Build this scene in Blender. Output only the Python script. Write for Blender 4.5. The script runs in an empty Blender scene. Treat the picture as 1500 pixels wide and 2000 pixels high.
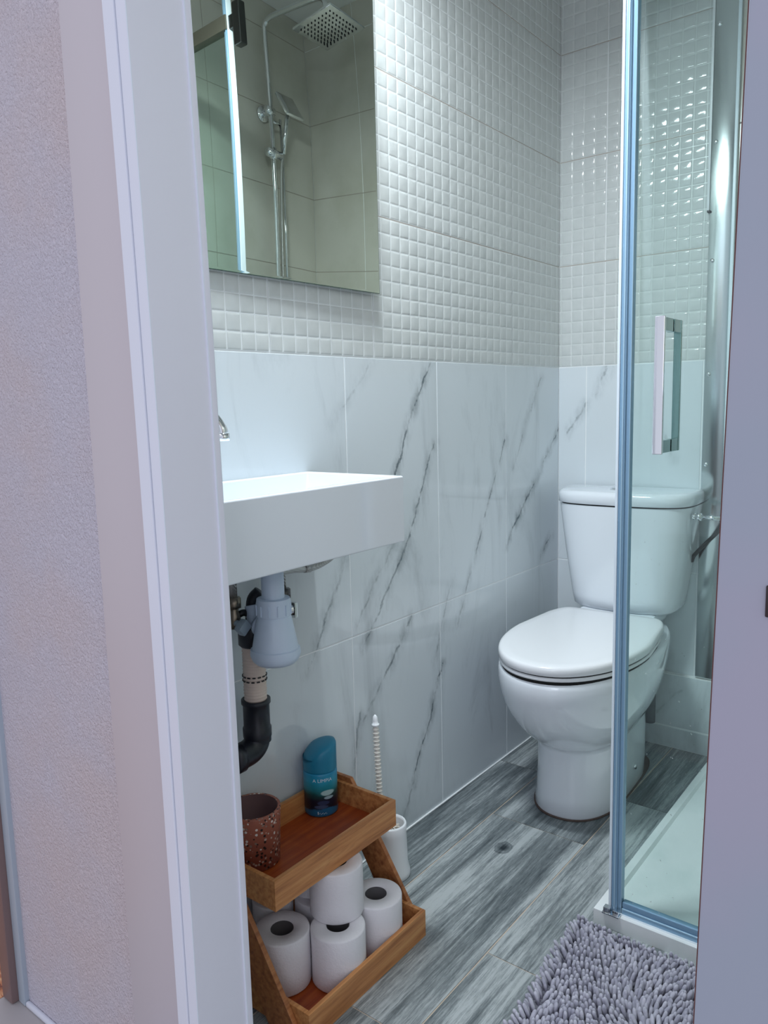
import bpy, bmesh, math, random
from mathutils import Vector, Matrix, noise as mnoise
random.seed(7)
R = math.radians
PI = math.pi
SC = bpy.context.scene
COL = SC.collection

# ------------------------------------------------------------------ camera
yaw, pitch, roll = R(38.0386), R(7.8019), R(-1.3951)
fw = Vector((-math.sin(yaw)*math.cos(pitch), math.cos(yaw)*math.cos(pitch), -math.sin(pitch)))
rt = Vector((math.cos(yaw), math.sin(yaw), 0)); up = rt.cross(fw)
r2 = math.cos(roll)*rt + math.sin(roll)*up
u2 = -math.sin(roll)*rt + math.cos(roll)*up
cd = bpy.data.cameras.new('camera'); cam = bpy.data.objects.new('camera', cd); COL.objects.link(cam)
cam.matrix_world = Matrix(((r2.x, u2.x, -fw.x, 1.0698), (r2.y, u2.y, -fw.y, -2.2617), (r2.z, u2.z, -fw.z, 1.0307), (0, 0, 0, 1)))
cd.sensor_fit = 'HORIZONTAL'; cd.sensor_width = 36; cd.lens = 36*1519.84/1500; cd.clip_start = .02
SC.camera = cam

# ------------------------------------------------------------------ world, light, exposure
w = bpy.data.worlds.new('world'); SC.world = w; w.use_nodes = True
bg = w.node_tree.nodes['Background']; bg.inputs[0].default_value = (.73, .765, .88, 1); bg.inputs[1].default_value = .92
SC.view_settings.view_transform = 'Standard'; SC.view_settings.look = 'None'
SC.view_settings.gamma = 1; SC.view_settings.use_curve_mapping = False
SC.view_settings.exposure = 0.0
SC.cycles.max_bounces = 10; SC.cycles.transparent_max_bounces = 16
SC.cycles.caustics_reflective = False; SC.cycles.caustics_refractive = False

def area(name, loc, target, sx, sy, power, col):
    l = bpy.data.lights.new(name, 'AREA'); l.shape = 'RECTANGLE'; l.size = sx; l.size_y = sy; l.energy = power; l.color = col
    o = bpy.data.objects.new(name, l); COL.objects.link(o); o.location = loc
    o.rotation_euler = (Vector(target)-Vector(loc)).to_track_quat('-Z', 'Y').to_euler(); return o
LAMP_POWER, LAMP_GLOW = 19, 45
area('mirror_lamp_light', (.165, -1.20, 2.048), (.26, -1.20, 1.0), .034, .32, LAMP_POWER, (.88, .96, 1))
area('hall_fill_light', (1.9, -4.2, 1.7), (.6, -1.7, 1.0), 1.2, 1.3, 16, (.86, .86, 1))  # added fill from the hall side, its source unseen

# ------------------------------------------------------------------ materials
def mat(name, color=(.8, .8, .8), rough=.5, metal=0, spec=.5, coat=0, **kw):
    m = bpy.data.materials.new(name); m.use_nodes = True
    b = m.node_tree.nodes['Principled BSDF']
    b.inputs['Base Color'].default_value = (*color, 1); b.inputs['Roughness'].default_value = rough
    b.inputs['Metallic'].default_value = metal; b.inputs['Specular IOR Level'].default_value = spec
    b.inputs['Coat Weight'].default_value = coat; b.inputs['Coat Roughness'].default_value = .04
    for k, v in kw.items(): b.inputs[k].default_value = v
    return m
class NT:
    def __init__(s, m): s.m = m; s.t = m.node_tree; s.b = s.t.nodes['Principled BSDF']
    def n(s, typ, **kw):
        nd = s.t.nodes.new(typ)
        for k, v in kw.items(): setattr(nd, k, v)
        return nd
    def l(s, a, b): s.t.links.new(a, b)
    def put(s, sock, v):
        if isinstance(v, bpy.types.NodeSocket): s.l(v, sock)
        else: sock.default_value = v
    def math(s, op, a, b=0., clamp=False):
        nd = s.n('ShaderNodeMath', operation=op, use_clamp=clamp); s.put(nd.inputs[0], a); s.put(nd.inputs[1], b); return nd.outputs[0]
    def vm(s, op, a, b=None, out=0):
        nd = s.n('ShaderNodeVectorMath', operation=op); s.put(nd.inputs[0], a)
        if b is not None: s.put(nd.inputs[1], b)
        return nd.outputs[out]
    def vscale(s, a, f):
        nd = s.n('ShaderNodeVectorMath', operation='SCALE'); s.put(nd.inputs[0], a); s.put(nd.inputs['Scale'], f); return nd.outputs[0]
    def obj(s): return s.n('ShaderNodeTexCoord').outputs['Object']
    def noise(s, v, scale, detail=4, rough=.55, dist=0, out='Fac'):
        nd = s.n('ShaderNodeTexNoise'); s.put(nd.inputs['Vector'], v); nd.inputs['Scale'].default_value = scale
        nd.inputs['Detail'].default_value = detail; nd.inputs['Roughness'].default_value = rough; nd.inputs['Distortion'].default_value = dist
        return nd.outputs[out]
    def ramp(s, f, stops, interp='LINEAR'):
        nd = s.n('ShaderNodeValToRGB'); s.put(nd.inputs[0], f); cr = nd.color_ramp; cr.interpolation = interp
        while len(cr.elements) < len(stops): cr.elements.new(.5)
        for e, (p, c) in zip(cr.elements, stops):
            e.position = p; e.color = (*c, 1) if len(c) == 3 else c
        return nd.outputs[0]
    def rng(s, f, a, b, c=0., d=1., smooth=True):
        nd = s.n('ShaderNodeMapRange', interpolation_type='SMOOTHSTEP' if smooth else 'LINEAR'); s.put(nd.inputs[0], f)
        for i, v in enumerate((a, b, c, d)): nd.inputs[i+1].default_value = v
        return nd.outputs[0]
    def mix(s, f, a, b, blend='MIX'):
        nd = s.n('ShaderNodeMix', data_type='RGBA', blend_type=blend); s.put(nd.inputs[0], f)
        for i, v in ((6, a), (7, b)):
            if isinstance(v, bpy.types.NodeSocket): s.l(v, nd.inputs[i])
            else: nd.inputs[i].default_value = (*v, 1)
        return nd.outputs[2]
    def bump(s, h, strength, dist):
        nd = s.n('ShaderNodeBump'); nd.inputs['Strength'].default_value = strength; nd.inputs['Distance'].default_value = dist
        s.l(h, nd.inputs['Height']); s.l(nd.outputs[0], s.b.inputs['Normal'])
    def color(s, c): s.l(c, s.b.inputs['Base Color'])
    def mapping(s, v, scale=(1, 1, 1), rot=(0, 0, 0), loc=(0, 0, 0)):
        nd = s.n('ShaderNodeMapping'); s.l(v, nd.inputs[0]); nd.inputs['Scale'].default_value = scale
        nd.inputs['Rotation'].default_value = rot; nd.inputs['Location'].default_value = loc; return nd.outputs[0]

def marble(name, axis, segs):
    """polished white marble tile: smoky veins that run along given lines (wall coordinate, height)"""
    m = mat(name, (.8, .84, .88), .07, spec=.5); t = NT(m); o = t.obj()
    sep = t.n('ShaderNodeSeparateXYZ'); t.l(o, sep.inputs[0])
    cmb = t.n('ShaderNodeCombineXYZ'); t.l(sep.outputs[axis], cmb.inputs[0]); t.l(sep.outputs[2], cmb.inputs[1])
    p0 = cmb.outputs[0]
    nz = t.noise(p0, 9, 6, .6, out='Color'); nz = t.vm('SUBTRACT', nz, (.5, .5, .5)); nz = t.vscale(nz, .045)
    p = t.vm('ADD', p0, nz)
    nz2 = t.vscale(t.vm('SUBTRACT', t.noise(p0, 60, 3, out='Color'), (.5, .5, .5)), .008); p = t.vm('ADD', p, nz2)
    thin = None; wide = None
    for (a, b, k) in segs:
        A = (a[0], a[1], 0); BA = (b[0]-a[0], b[1]-a[1], 0); L2 = BA[0]**2+BA[1]**2
        pa = t.vm('SUBTRACT', p, A)
        h = t.math('MULTIPLY', t.vm('DOT_PRODUCT', pa, BA, out=1), 1/L2, clamp=True)
        sc = t.n('ShaderNodeVectorMath', operation='SCALE'); sc.inputs[0].default_value = BA; t.l(h, sc.inputs['Scale'])
        d = t.vm('LENGTH', t.vm('SUBTRACT', pa, sc.outputs[0]), out=1)
        a1 = t.rng(d, .0005, .0055, k, 0); a2 = t.rng(d, 0, .030, k, 0)
        thin = a1 if thin is None else t.math('MAXIMUM', thin, a1)
        wide = a2 if wide is None else t.math('MAXIMUM', wide, a2)
    st = t.mapping(p0, (1, .28, 1), (0, 0, 0.35 if axis == 1 else -.2))
    br = t.rng(t.noise(st, 26, 4), .30, .56)
    thin = t.math('MULTIPLY', thin, br)
    br2 = t.rng(t.noise(t.mapping(p0, (1, .35, 1), (0, 0, .5 if axis == 1 else -.2)), 24, 6, .7), .36, .66)
    wide = t.math('MULTIPLY', wide, br2)
    cloud = t.rng(t.noise(st, 5.5, 6, .65, 1.2), .50, .78, 0, .34)
    s = t.math('ADD', t.math('MULTIPLY', thin, .85), t.math('MULTIPLY', wide, .62), clamp=True)
    s = t.math('ADD', s, cloud, clamp=True)
    t.color(t.mix(s, (.69, .75, .785), (.15, .185, .205)))
    return m

left_veins = [((-.69, 1.15), (-.789, .996), .95), ((-.789, .996), (-.85, .87), .9),
    ((-.69, .94), (-.799, .72), .8), ((-.799, .72), (-.98, .50), .75), ((-.86, .72), (-1.0, .56), .5),
    ((0, .95), (-.174, .781), .8), ((-.174, .781), (-.335, .63), 1), ((-.05, .62), (-.12, .56), .7),
    ((-.672, .375), (-.727, .252), 1), ((-.727, .252), (-.809, .10), .95), ((-.809, .10), (-.87, .0), .5),
    ((-.344, .926), (-.43, .764), .75), ((-.43, .764), (-.52, .60), .7), ((-.52, .60), (-.60, .45), .6),
    ((-.70, .40), (-.62, .58), .4), ((-.80, .53), (-.90, .42), .75), ((-.90, .42), (-.99, .33), .5),
    ((-1.02, .73), (-1.16, .50), .6), ((-1.0, .35), (-1.03, .2), .5), ((-.12, 1.10), (-.25, .92), .45), ((-.25, .92), (-.33, .78), .35),
    ((-1.06, 1.0), (-.92, 1.13), .3)]
back_veins = [((.03, .93), (.09, 1.02), .5), ((.16, 1.13), (.12, 1.05), .5), ((.30, .98), (.36, .86), .3), ((.33, .1), (.40, .18), .3)]
M_marbleL = marble('marble_left', 1, left_veins)
M_marbleB = marble('marble_back', 0, back_veins)

M_mosaic = mat('mosaic_ceramic', (.66, .69, .68), .1, spec=.55); t = NT(M_mosaic)
t.color(t.mix(t.noise(t.obj(), 30, 3), (.54, .575, .57), (.67, .70, .695)))
t.bump(t.noise(t.obj(), 24, 1), .35, .005)
M_grout = mat('grout_white', (.90, .93, .94), .6)
M_grout_dark = mat('grout_grey', (.42, .38, .34), .8)
M_plaintile = mat('plain_tile', (.64, .62, .56), .2); t = NT(M_plaintile)
t.color(t.mix(t.rng(t.noise(t.obj(), 3, 5), .4, .7), (.66, .64, .58), (.56, .54, .47)))
M_paint = mat('white_paint', (.78, .80, .82), .5)
M_ceil = mat('ceiling_paint', (.85, .85, .85), .7)

M_plaster = mat('rough_plaster', (.62, .58, .67), .75); t = NT(M_plaster); o = t.obj()
st = t.mapping(o, (1, 1, .8))
h1 = t.noise(st, 235, 3, .6); h2 = t.noise(o, 90, 5, .7)
h3 = t.noise(st, 420, 2, .6)
t.bump(t.math('ADD', t.math('ADD', t.rng(h1, .38, .66), t.math('MULTIPLY', t.rng(h3, .4, .66), .55)), t.math('MULTIPLY', h2, .5)), .8, .0020)
pits = t.rng(t.noise(st, 330, 2), .66, .76, 0, .55)
c = t.mix(t.rng(t.noise(o, 2.2, 4), .45, .65), (.65, .615, .69), (.68, .59, .61)); t.color(t.mix(pits, c, (.35, .33, .4)))
M_smooth = mat('smooth_casing', (.60, .56, .62), .5); t = NT(M_smooth)
t.color(t.mix(t.rng(t.noise(t.mapping(t.obj(), (1, 1, .3)), 2, 3), .4, .6), (.60, .57, .64), (.60, .545, .57)))
M_jamb = mat('white_lacquer', (.70, .76, .83), .28)
M_jamb2 = mat('white_lacquer_edge', (.76, .78, .86), .35)
M_rightwood = mat('lavender_paint', (.40, .41, .49), .45); t = NT(M_rightwood)
t.color(t.mix(t.rng(t.noise(t.obj(), 4, 3), .4, .62), (.345, .38, .455), (.385, .375, .46)))
M_redbrown = mat('red_brown_gap_shade', (.16, .06, .055), .6)  # dark reddish strip painting the shadow gap along the right jamb edge
M_brown = mat('brown_frame', (.22, .15, .145), .45)
M_bluegrey = mat('bluegrey_paint', (.42, .49, .56), .5)

M_ceramic = mat('white_ceramic', (.83, .88, .935), .08, coat=.6)
M_seat = mat('seat_plastic', (.88, .90, .93), .16)
M_black = mat('black_rubber', (.008, .009, .012), .4)
M_blackpipe = mat('black_pipe', (.012, .014, .022), .35)
M_gapshade = mat('gap_shade', (.01, .01, .01), .8)  # near-black colour standing in for shade inside narrow gaps
M_chrome = mat('chrome', (.80, .82, .84), .06, 1)
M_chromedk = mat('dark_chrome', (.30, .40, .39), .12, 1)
M_steel = mat('brushed_steel', (.55, .60, .60), .15, 1); t = NT(M_steel)
t.bump(t.noise(t.mapping(t.obj(), (2, 2, 260)), 3, 2), .04, .001)
M_darkmetal = mat('dark_metal', (.10, .10, .10), .3, 1)
M_brass = mat('aged_brass', (.30, .26, .20), .35, 1)
M_whiteplastic = mat('blue_white_plastic', (.58, .69, .82), .35)
M_white = mat('white_plastic', (.82, .85, .88), .35)
M_alu = mat('blue_anodised_profile', (.26, .44, .62), .25, .25)
M_alu2 = mat('pale_profile', (.42, .62, .76), .22, .25)
M_seal = mat('white_seal', (.80, .90, .98), .3)
M_braid = mat('braided_hose', (.45, .45, .44), .35, .7); t = NT(M_braid)
wv = t.n('ShaderNodeTexWave'); t.l(t.mapping(t.obj(), (1, 1, 1), (.6, .4, 0)), wv.inputs[0]); wv.inputs['Scale'].default_value = 160
t.bump(wv.outputs['Fac'], .6, .001)
M_hosedk = mat('dark_hose', (.03, .035, .035), .4)
M_cream = mat('cream_hose', (.72, .60, .52), .5)
M_tray = mat('shower_tray_acrylic', (.86, .9, .9), .2); t = NT(M_tray)
t.color(t.mix(t.rng(t.noise(t.obj(), 5, 5), .45, .75), (.87, .91, .92), (.72, .80, .80)))
M_mirror = mat('mirror_silver', (.66, .73, .66), .0, 1)
M_mirroredge = mat('mirror_edge', (.03, .08, .06), .2)
M_paper = mat('toilet_paper', (.84, .83, .86), .9); t = NT(M_paper)
t.bump(t.noise(t.obj(), 150, 5, .7), .6, .0022)
M_core = mat('shaded_cardboard_core', (.10, .095, .10), .9)  # cardboard darkened to paint in the shade of the roll's hole
M_brist = mat('bristles', (.80, .74, .66), .9)

def bamboo(name, c1, c2, c3, rot=(0, 0, 0)):
    m = mat(name, c1, .42); t = NT(m); o = t.obj()
    s = t.mapping(o, (60, 3.2, 60), rot)
    f = t.noise(s, 1.6, 4, .6)
    c = t.ramp(f, [(.3, c2), (.5, c1), (.68, c3)])
    band = t.math('MODULO', t.math('ADD', t.n('ShaderNodeSeparateXYZ').outputs[1], 0), 1)
    f2 = t.rng(t.noise(t.mapping(o, (14, 14, 90)), 1.3, 3), .58, .72, 0, .35)
    c = t.mix(f2, c, c2)
    t.color(c); return m
M_bamboo = bamboo('bamboo', (.58, .25, .085), (.36, .13, .04), (.68, .34, .13))
M_bamboo_in = bamboo('bamboo_red_base', (.38, .068, .013), (.26, .04, .01), (.46, .10, .02))
M_bamboo_dk = bamboo('bamboo_dark_panel', (.44, .17, .06), (.26, .085, .03), (.54, .24, .09))

M_terr = mat('terrazzo', (.30, .10, .07), .5); t = NT(M_terr); o = t.obj()
v1 = t.n('ShaderNodeTexVoronoi'); v1.inputs['Scale'].default_value = 175; t.l(o, v1.inputs['Vector'])
sp = t.n('ShaderNodeSeparateColor'); t.l(v1.outputs['Color'], sp.inputs[0])
d = t.math('ADD', v1.outputs['Distance'], t.math('MULTIPLY', t.noise(o, 400, 2), .25))
chip = t.math('MULTIPLY', t.rng(d, .50, .58, 1, 0), t.math('GREATER_THAN', sp.outputs[0], .28))
cc = t.ramp(sp.outputs[1], [(0, (.02, .015, .015)), (.42, (.62, .52, .45)), (.62, (.30, .22, .18)), (.8, (.8, .74, .68))], 'CONSTANT')
t.color(t.mix(chip, t.mix(t.noise(o, 40, 3), (.46, .15, .09), (.27, .085, .06)), cc))
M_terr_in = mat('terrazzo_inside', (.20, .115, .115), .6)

M_cap = mat('teal_cap', (.015, .22, .36), .4)
M_glass = bpy.data.materials.new('shower_glass'); M_glass.use_nodes = True
t = NT.__new__(NT); t.m = M_glass; t.t = M_glass.node_tree
for nd in list(t.t.nodes): t.t.nodes.remove(nd)
out = t.n('ShaderNodeOutputMaterial'); tr = t.n('ShaderNodeBsdfTransparent'); tr.inputs[0].default_value = (.885, .955, .94, 1)
gl = t.n('ShaderNodeBsdfGlossy'); gl.inputs['Roughness'].default_value = .02; gl.inputs[0].default_value = (.9, .95, .95, 1)
lw = t.n('ShaderNodeLayerWeight'); lw.inputs[0].default_value = .5; fz = t.math('ADD', t.math('MULTIPLY', t.math('POWER', lw.outputs['Facing'], 4.5), .75), .035)
mx = t.n('ShaderNodeMixShader'); t.l(fz, mx.inputs[0]); t.l(tr.outputs[0], mx.inputs[1]); t.l(gl.outputs[0], mx.inputs[2])
df = t.n('ShaderNodeBsdfDiffuse'); df.inputs[0].default_value = (.7, .78, .76, 1)
spots = t.rng(t.noise(t.obj(), 120, 2), .735, .76, 0, .5)
zz = t.n('ShaderNodeSeparateXYZ'); t.l(t.obj(), zz.inputs[0])
spots = t.math('MULTIPLY', spots, t.rng(zz.outputs[2], .25, 1.0, 1, 0))
mx2 = t.n('ShaderNodeMixShader'); t.l(spots, mx2.inputs[0]); t.l(mx.outputs[0], mx2.inputs[1]); t.l(df.outputs[0], mx2.inputs[2])
t.l(mx2.outputs[0], out.inputs[0])

def emis(name, col, st):
    m = bpy.data.materials.new(name); m.use_nodes = True; nt = m.node_tree; nt.nodes.clear()
    o = nt.nodes.new('ShaderNodeOutputMaterial'); e = nt.nodes.new('ShaderNodeEmission'); e.inputs[0].default_value = (*col, 1); e.inputs[1].default_value = st
    nt.links.new(e.outputs[0], o.inputs[0]); return m
M_emW = emis('wall_lamp_diffuser', (.86, .95, 1), LAMP_GLOW)

# ------------------------------------------------------------------ mesh helpers
def link(name, bm, m, parent=None, sharp=40, wn=False, loc=None):
    for e in bm.edges:
        e.smooth = not (len(e.link_faces) == 2 and e.calc_face_angle(0) > R(sharp))
    for f in bm.faces: f.smooth = True
    me = bpy.data.meshes.new(name); bm.to_mesh(me); bm.free()
    for k in (m if isinstance(m, (list, tuple)) else [m]): me.materials.append(k)
    o = bpy.data.objects.new(name, me); COL.objects.link(o)
    if parent: o.parent = parent; o.matrix_parent_inverse = Matrix.Identity(4)
    if wn:
        md = o.modifiers.new('wn', 'WEIGHTED_NORMAL'); md.keep_sharp = True
    return o
def thing(name, label, cat, loc=(0, 0, 0), rotz=0, group=None):
    o = bpy.data.objects.new(name, None); COL.objects.link(o); o.location = loc; o.rotation_euler = (0, 0, rotz)
    o.empty_display_size = .05; o['label'] = label; o['category'] = cat
    if group: o['group'] = group
    return o
def tag(o, label, cat, group=None):
    o['label'] = label; o['category'] = cat
    if group: o['group'] = group
    return o
def struct(name, bm, m, **k):
    o = link(name, bm, m, **k); o['kind'] = 'structure'; return o
def NB(): return bmesh.new()
def bx(bm, x0, x1, y0, y1, z0, z1, bev=0, seg=2, mi=0, rot=None, about=None):
    r = bmesh.ops.create_cube(bm, size=1)
    vs = r['verts']
    c = Vector(((x0+x1)/2, (y0+y1)/2, (z0+z1)/2))
    for v in vs: v.co = Vector((v.co.x*(x1-x0), v.co.y*(y1-y0), v.co.z*(z1-z0)))+c
    fs = set(f for v in vs for f in v.link_faces)
    if bev:
        es = list(set(e for v in vs for e in v.link_edges))
        q = bmesh.ops.bevel(bm, geom=es, offset=bev, segments=seg, profile=.5, affect='EDGES')
        fs = set(f for f in q['faces']) | set(f for f in fs if f.is_valid)
        vs = list(set(v for f in fs for v in f.verts))
    for f in fs: f.material_index = mi
    if rot is not None:
        a = about or c
        for v in vs: v.co = rot @ (v.co-Vector(a)) + Vector(a)
    return vs
def frame_of(d):
    d = d.normalized(); a = Vector((0, 0, 1)) if abs(d.z) < .9 else Vector((1, 0, 0))
    x = a.cross(d).normalized(); return x, d.cross(x)
def tube(bm, pts, rad, n=12, caps=True, mi=0):
    pts = [Vector(p) for p in pts]; rings = []
    if not isinstance(rad, (list, tuple)): rad = [rad]*len(pts)
    x = None
    for i, p in enumerate(pts):
        d = (pts[min(i+1, len(pts)-1)]-pts[max(i-1, 0)]).normalized()
        if x is None: x, y = frame_of(d)
        else:
            x = (x-d*x.dot(d)).normalized(); y = d.cross(x)
        rings.append([bm.verts.new(p+rad[i]*(x*math.cos(2*PI*k/n)+y*math.sin(2*PI*k/n))) for k in range(n)])
    for a, b in zip(rings, rings[1:]):
        for k in range(n):
            f = bm.faces.new((a[k], a[(k+1) % n], b[(k+1) % n], b[k])); f.material_index = mi
    if caps:
        bm.faces.new(rings[0][::-1]).material_index = mi; bm.faces.new(rings[-1]).material_index = mi
def smoothpath(ctrl, n=8):
    P = [Vector(c) for c in ctrl]; P = [2*P[0]-P[1]]+P+[2*P[-1]-P[-2]]; o = []
    for i in range(1, len(P)-2):
        for k in range(n):
            s = k/n; a, b, c, d = P[i-1:i+3]
            o.append(.5*((2*b)+(-a+c)*s+(2*a-5*b+4*c-d)*s*s+(-a+3*b-3*c+d)*s**3))
    o.append(P[-2]); return o
def lathe(bm, prof, c=(0, 0, 0), n=40, mi=0, close=False):
    """prof: list of (radius, z)"""
    rings = []
    for r, z in prof:
        if r < 1e-6: rings.append([bm.verts.new((c[0], c[1], c[2]+z))])
        else: rings.append([bm.verts.new((c[0]+r*math.cos(2*PI*k/n), c[1]+r*math.sin(2*PI*k/n), c[2]+z)) for k in range(n)])
    if close: rings.append(rings[0])
    for a, b in zip(rings, rings[1:]):
        for k in range(n):
            k2 = (k+1) % n
            if len(a) == 1 and len(b) == 1: continue
            if len(a) == 1: f = bm.faces.new((a[0], b[k2], b[k]))
            elif len(b) == 1: f = bm.faces.new((a[k], a[k2], b[0]))
            else: f = bm.faces.new((a[k], a[k2], b[k2], b[k]))
            f.material_index = mi
def loft(bm, rings, cap0=True, cap1=True, mi=0):
    V = [[bm.verts.new(p) for p in r] for r in rings]; n = len(V[0])
    for a, b in zip(V, V[1:]):
        for k in range(n): bm.faces.new((a[k], a[(k+1) % n], b[(k+1) % n], b[k])).material_index = mi
    if cap0: bm.faces.new(V[0][::-1]).material_index = mi
    if cap1: bm.faces.new(V[-1]).material_index = mi
    return V

# ------------------------------------------------------------------ room shell
YF = -1.64; W = 1.05; H = 2.44
MZ = [0, .533, 1.133]                         # marble courses
def tile(bm, axis, a0, a1, z0, z1, g=.0015, th=.0007, mi=0, sign=1, base=0.):
    """flat bevelled tile on the plane; axis 'L' -> X plane, 'B' -> Y plane, 'R' right wall"""
    e = .0008
    pts = [((a0+g, z0+g), 0), ((a1-g, z0+g), 0), ((a1-g, z1-g), 0), ((a0+g, z1-g), 0)]
    inn = [(a0+g+e, z0+g+e), (a1-g-e, z0+g+e), (a1-g-e, z1-g-e), (a0+g+e, z1-g-e)]
    def P(a, z, h):
        h = h+base
        return {'L': (h, a, z), 'B': (a, -h, z), 'R': (W-h, a, z)}[axis]
    lo = [bm.verts.new(P(a, z, -.001)) for (a, z), _ in pts]; md = [bm.verts.new(P(a, z, th-.0004)) for (a, z), _ in pts]
    hi = [bm.verts.new(P(a, z, th)) for a, z in inn]
    fs = [bm.faces.new(hi)]
    for A, B in ((lo, md), (md, hi)):
        for k in range(4): fs.append(bm.faces.new((A[k], A[(k+1) % 4], B[(k+1) % 4], B[k])))
    for f in fs: f.material_index = mi
TS = [0, .055, .13, .5, .87, .945, 1]
HS = [0, .66, .95, 1, .95, .66, 0]
def cell(bm, axis, a0, a1, z0, z1, mi):
    g = .0008; h0 = .0009 if axis == 'L' else .0015; tx = random.uniform(-1, 1)*.00022; tz = random.uniform(-1, 1)*.00022
    V = []
    for i, s in enumerate(TS):
        row = []
        for j, q in enumerate(TS):
            a = a0+g+(a1-a0-2*g)*s; z = z0+g+(z1-z0-2*g)*q
            hh = h0*min(HS[i], HS[j])*(.86+.14*HS[i]*HS[j])+ (tx*(s-.5)+tz*(q-.5) if 0 < i < 6 and 0 < j < 6 else 0)
            row.append(bm.verts.new({'L': (hh, a, z), 'B': (a, -hh, z)}[axis]))
        V.append(row)
    for i in range(6):
        for j in range(6):
            q = (V[i][j], V[i+1][j], V[i+1][j+1], V[i][j+1])
            f = bm.faces.new(q); f.material_index = mi
def mosaic(bm, axis, seams, amin, amax, zs, mi, mig):
    for s0, s1 in zip(seams, seams[1:]):
        for z0, z1 in zip(zs, zs[1:]):
            zz1 = min(z1, H)
            # backing of one tile
            gg = .0012
            for (a0, a1) in ((max(s0, amin)+gg, min(s1, amax)-gg),):
                if a1 <= a0: continue
                P = {'L': lambda a, z: (.0001, a, z), 'B': lambda a, z: (a, -.0001, z)}[axis]
                bm.faces.new([bm.verts.new(P(a, z)) for a, z in ((a0, z0+gg), (a1, z0+gg), (a1, zz1-gg), (a0, zz1-gg))]).material_index = mig
            for i in range(9):
                a0 = s0+(s1-s0)*i/9; a1 = s0+(s1-s0)*(i+1)/9
                if a1 <= amin+.004 or a0 >= amax-.004: continue
                a0 = max(a0, amin); a1 = min(a1, amax)
                for j in range(9):
                    q0 = z0+(z1-z0)*j/9; q1 = z0+(z1-z0)*(j+1)/9
                    if q0 >= H-.002: continue
                    cell(bm, axis, a0+(.0012 if i == 0 else 0), a1-(.0012 if i == 8 else 0), q0+(.0012 if j == 0 else 0), min(q1, H)-(.0012 if j == 8 else 0), mi)
MS = [1.133, 1.433, 1.733, 2.033, 2.333, 2.633]
M_mosgroove = mat('mosaic_groove', (.66, .70, .69), .3)
M_mosgrooveL = mat('mosaic_groove_pale', (.76, .80, .81), .3)
# left wall
bm = NB(); bx(bm, -.1, -.0006, YF, 0, 0, H, mi=2)
ys = [0, -.336, -.676, -1.017, -1.392, -1.64]
for a, b in zip(ys, ys[1:]):
    for z0, z1 in zip(MZ, MZ[1:]): tile(bm, 'L', b, a, z0, z1, mi=0)
sm = [-.2976-.3097*4, -.2976-.3097*3, -.2976-.3097*2, -.2976-.3097, -.2976, .0121]
mosaic(bm, 'L', sm, YF, 0, MS, 1, 3)
for z_ in (1.433, 1.733, 2.033): bx(bm, -.0008, -.0001, YF, -.001, z_-.0016, z_+.0016, mi=4)
bmesh.ops.recalc_face_normals(bm, faces=bm.faces[:])
struct('wall_left', bm, [M_marbleL, M_mosaic, M_grout, M_mosgrooveL, M_grout_dark], sharp=25)
# back wall
bm = NB(); bx(bm, -.1, W+.1, .0006, .1, 0, H, mi=2)
xs = [0, .09, .43, .77, W]
for a, b in zip(xs, xs[1:]):
    tile(bm, 'B', a, b, .533, 1.133, mi=0)
    tile(bm, 'B', a, b, .228, .533, mi=0)
for a, b in zip([0, .24, .58, .92], [.24, .58, .92, W]):
    tile(bm, 'B', a, b, .066, .226, mi=0, base=.012); tile(bm, 'B', a, b, 0, .064, mi=0, base=.012)
bx(bm, 0, W, -.012, 0, .0, .2262, mi=2)
mosaic(bm, 'B', [.1447-.3097, .1447, .4544], 0, .437, MS, 1, 3)
for z0, z1 in zip(MS, MS[1:]):
    for a, b in ((.437, .74), (.74, W)): tile(bm, 'B', a, b, z0, min(z1, H), mi=4)
for z_ in (1.433, 1.733, 2.033): bx(bm, .001, W, .0001, .0008, z_-.0016, z_+.0016, mi=5)
bmesh.ops.recalc_face_normals(bm, faces=bm.faces[:])
struct('wall_back', bm, [M_marbleB, M_mosaic, M_grout, M_mosgroove, M_plaintile, M_grout_dark], sharp=25)
# right wall: plain tiles in .3 courses
bm = NB(); bx(bm, W+.0006, W+.1, YF, 0, 0, H, mi=1)
for i, z0 in enumerate([-.067, .233, .533, .833, 1.133, 1.433, 1.733, 2.033, 2.333]):
    for y0 in (-1.8, -1.2, -.6): tile(bm, 'R', max(y0, YF), y0+.6, max(z0, 0), min(z0+.3, H), mi=0)
bmesh.ops.recalc_face_normals(bm, faces=bm.faces[:])
struct('wall_right', bm, [M_plaintile, M_grout_dark], sharp=25)
bm = NB(); bx(bm, -.1, W+.1, YF-.04, .1, H, H+.08); struct('ceiling', bm, M_ceil)

# front wall with door opening (X .33 .. .925)
OX0, OX1, OZ = .30, .955, 2.05
bm = NB()
bx(bm, -.205, OX0, -1.68, YF, 0, 2.6); bx(bm, OX1, 2.4, -1.68, YF, 0, 2.6); bx(bm, OX0, OX1, -1.68, YF, OZ, 2.6)
struct('wall_front', bm, M_plaster)
bm = NB(); bx(bm, .135, .295, -1.6885, -1.68, 0, 2.2, .001); struct('trim_1', bm, M_smooth)          # smooth strip beside the frame
bm = NB(); bx(bm, .290, .3105, -1.722, -1.68, 0, 2.1, .0015, mi=0)
bx(bm, .3112, .3300, -1.7200, -1.635, 0, 2.1, .0012, mi=1); bx(bm, .30, .3112, -1.70, -1.64, 0, 2.1, mi=1)
bx(bm, .3112, .333, -1.643, -1.633, 0, 2.1, .0015, mi=1)
bmesh.ops.subdivide_edges(bm, edges=[e for e in bm.edges if abs(e.verts[0].co.z-e.verts[1].co.z) > 1.5], cuts=14)
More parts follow.
